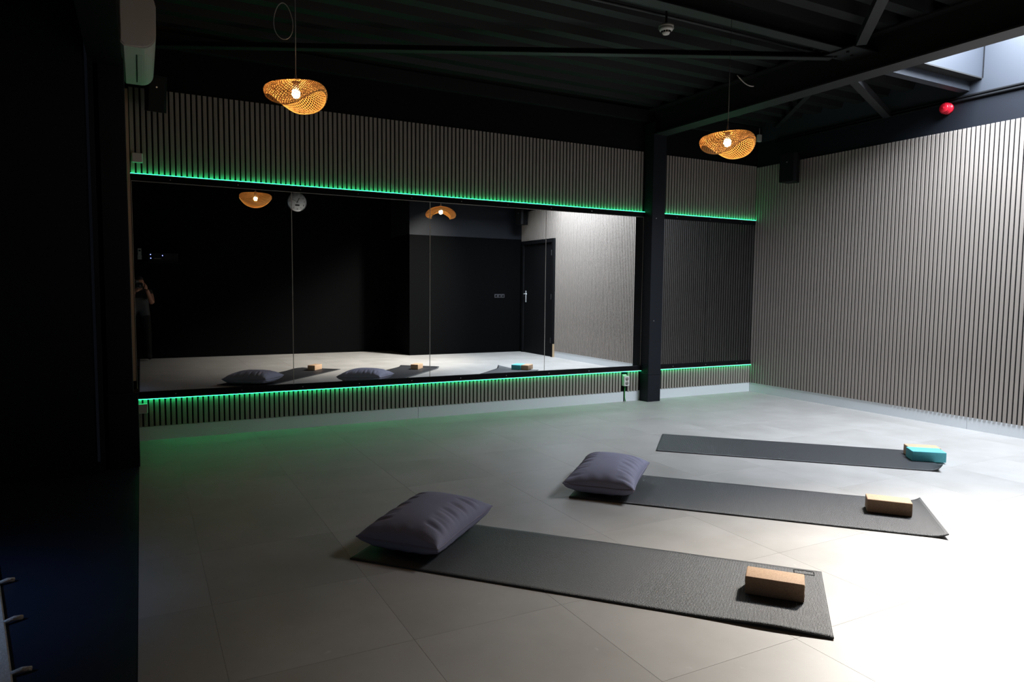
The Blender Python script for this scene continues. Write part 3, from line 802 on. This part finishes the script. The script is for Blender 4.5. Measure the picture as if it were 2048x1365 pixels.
per = thing('person', 'person in dark clothes bending forward with a camera at the eye, seen in the mirror', 'person', (px, py, 0))
V = [(0, -0.12, 0.93), (0, -0.05, 1.03), (0, 0.02, 1.11), (0, 0.06, 1.16),                 # pelvis, waist, chest, neck base
     (0.17, 0.04, 1.12), (0.20, 0.12, 0.94), (0.13, 0.30, 1.17),                            # right arm (+x)
     (-0.17, 0.04, 1.12), (-0.20, 0.14, 0.93), (-0.04, 0.32, 1.13),                         # left arm
     (0.09, -0.12, 0.88), (0.13, -0.02, 0.48), (0.14, -0.10, 0.09), (0.15, 0.05, 0.045),    # right leg, foot
     (-0.09, -0.12, 0.88), (-0.13, -0.02, 0.48), (-0.14, -0.10, 0.09), (-0.15, 0.05, 0.045),
     (0, 0.085, 1.19), (0, 0.105, 1.24)]
Ed = [(0, 1), (1, 2), (2, 3), (2, 4), (4, 5), (5, 6), (2, 7), (7, 8), (8, 9), (0, 10), (10, 11), (11, 12), (12, 13), (0, 14), (14, 15), (15, 16), (16, 17), (3, 18), (18, 19)]
Rd = [0.135, 0.125, 0.135, 0.07, 0.062, 0.045, 0.028, 0.062, 0.045, 0.028, 0.09, 0.06, 0.042, 0.038, 0.09, 0.06, 0.042, 0.038, 0.052, 0.05]
body = skin_body('body', V, Ed, Rd, MT['shirt'], per)
# cloth zones on the one continuous body
for k in ('skin', 'greycloth', 'jeans'): body.data.materials.append(MT[k])
for f in body.data.polygons:
    c = f.center
    if c.z > 1.19 and abs(c.x) < .09: f.material_index = 1
    elif abs(c.x) > 0.165 and c.y > 0.0 and c.z < 1.10 and c.z > 0.9: f.material_index = 1
    elif c.y > 0.165 and c.z > 0.9: f.material_index = 1
    elif 0.74 < c.z < 1.02: f.material_index = 2
    elif c.z <= 0.74: f.material_index = 3
b = bmesh.new(); bmesh.ops.create_uvsphere(b, u_segments=24, v_segments=16, radius=1)
for v in b.verts:
    n_ = v.co.copy(); v.co = Vector((n_.x * .075, n_.y * .095, n_.z * .112))
    if n_.z < 0: v.co.x *= 1 + .25 * n_.z; v.co.y *= 1 + .12 * n_.z
    if n_.y > .93 and abs(n_.z) < .25: v.co.y += .016
hd = finish('head', b, MT['skin'], per, True); hd.location = (0.02, 0.135, 1.255); hd.rotation_euler = (-0.15, 0, -0.2)
b = bmesh.new(); bmesh.ops.create_uvsphere(b, u_segments=24, v_segments=16, radius=1)
for v in b.verts: v.co = Vector((v.co.x * .083, v.co.y * .1, v.co.z * .115))
bmesh.ops.delete(b, geom=[v for v in b.verts if (v.co.y > .035 and v.co.z < .06) or v.co.z < -.05], context='VERTS')
hr = finish('hair', b, MT['hair'], hd, True); hr.location = (0, -.006, .012)
for s in (-1, 1):
    cyl('eye', (s * .03, .083, .008), (s * .03, .090, .008), .011, .006, MT['ink'], hd, 12)
    cyl('ear', (s * .070, -.005, -.005), (s * .084, -.012, -.002), .022, .026, MT['skin'], hd, 12)
box('mouth', -.02, .02, .078, .084, -.062, -.055, MT['skin'], hd, .002, 1)
def hand_mesh(name, wrist, palm, tips, thumb):
    w_, p_ = Vector(wrist), Vector(palm)
    vv = [w_, p_]; ee = [(0, 1)]; rr = [.024, .027]
    for tpt in tips + [thumb]:
        tp = [Vector(q) for q in tpt]; last = 1
        for i, q in enumerate(tp):
            vv.append(q); ee.append((last, len(vv) - 1)); last = len(vv) - 1; rr.append(.0095 if i < len(tp) - 1 else .0075)
    return skin_body(name, [tuple(v) for v in vv], ee, rr, MT['skin'], per, 0, 1)
hand_mesh('hand', (0.13, 0.30, 1.17), (0.125, 0.325, 1.205),
          [[(0.120, 0.350, 1.235 - .017 * k), (0.108 - .004 * k, 0.368 - .003 * k, 1.240 - .018 * k), (0.093, 0.366, 1.240 - .018 * k)] for k in range(4)],
          [(0.105, 0.315, 1.215), (0.088, 0.305, 1.225)])
hand_mesh('hand', (-0.04, 0.32, 1.13), (-0.005, 0.345, 1.155),
          [[(0.000 + .014 * k, 0.362, 1.165), (0.018 + .014 * k, 0.372, 1.176), (0.030 + .012 * k, 0.370, 1.184)] for k in range(4)],
          [(-0.018, 0.350, 1.178), (-0.012, 0.352, 1.20)])
cm = thing('photo_camera', 'black camera held at the face, seen in the mirror', 'camera', (0.0, -DCAM, HCAM), -0.488)
box('camera_body', -0.068, 0.068, -0.135, -0.085, -0.050, 0.040, MT['cambody'], cm, 0.008, 2)
prism('viewfinder_hump', [(-0.030, 0.0405), (0.030, 0.0405), (0.018, 0.066), (-0.018, 0.066)], 'Y', -0.130, -0.088, MT['cambody'], cm, 0.003)
box('grip', 0.0685, 0.085, -0.130, -0.078, -0.048, 0.03, MT['cambody'], cm, 0.006, 2)
cyl('lens_barrel', (0, -0.0845, -0.004), (0, -0.018, -0.004), 0.034, 0.038, MT['cambody'], cm, 32)
cyl('front_glass', (0, -0.0178, -0.004), (0, -0.016, -0.004), 0.028, 0.028, MT['lens'], cm, 32)

scene.cycles.use_denoising = True
scene.cycles.max_bounces = 10
scene.cycles.diffuse_bounces = 5
scene.cycles.sample_clamp_indirect = 6.0
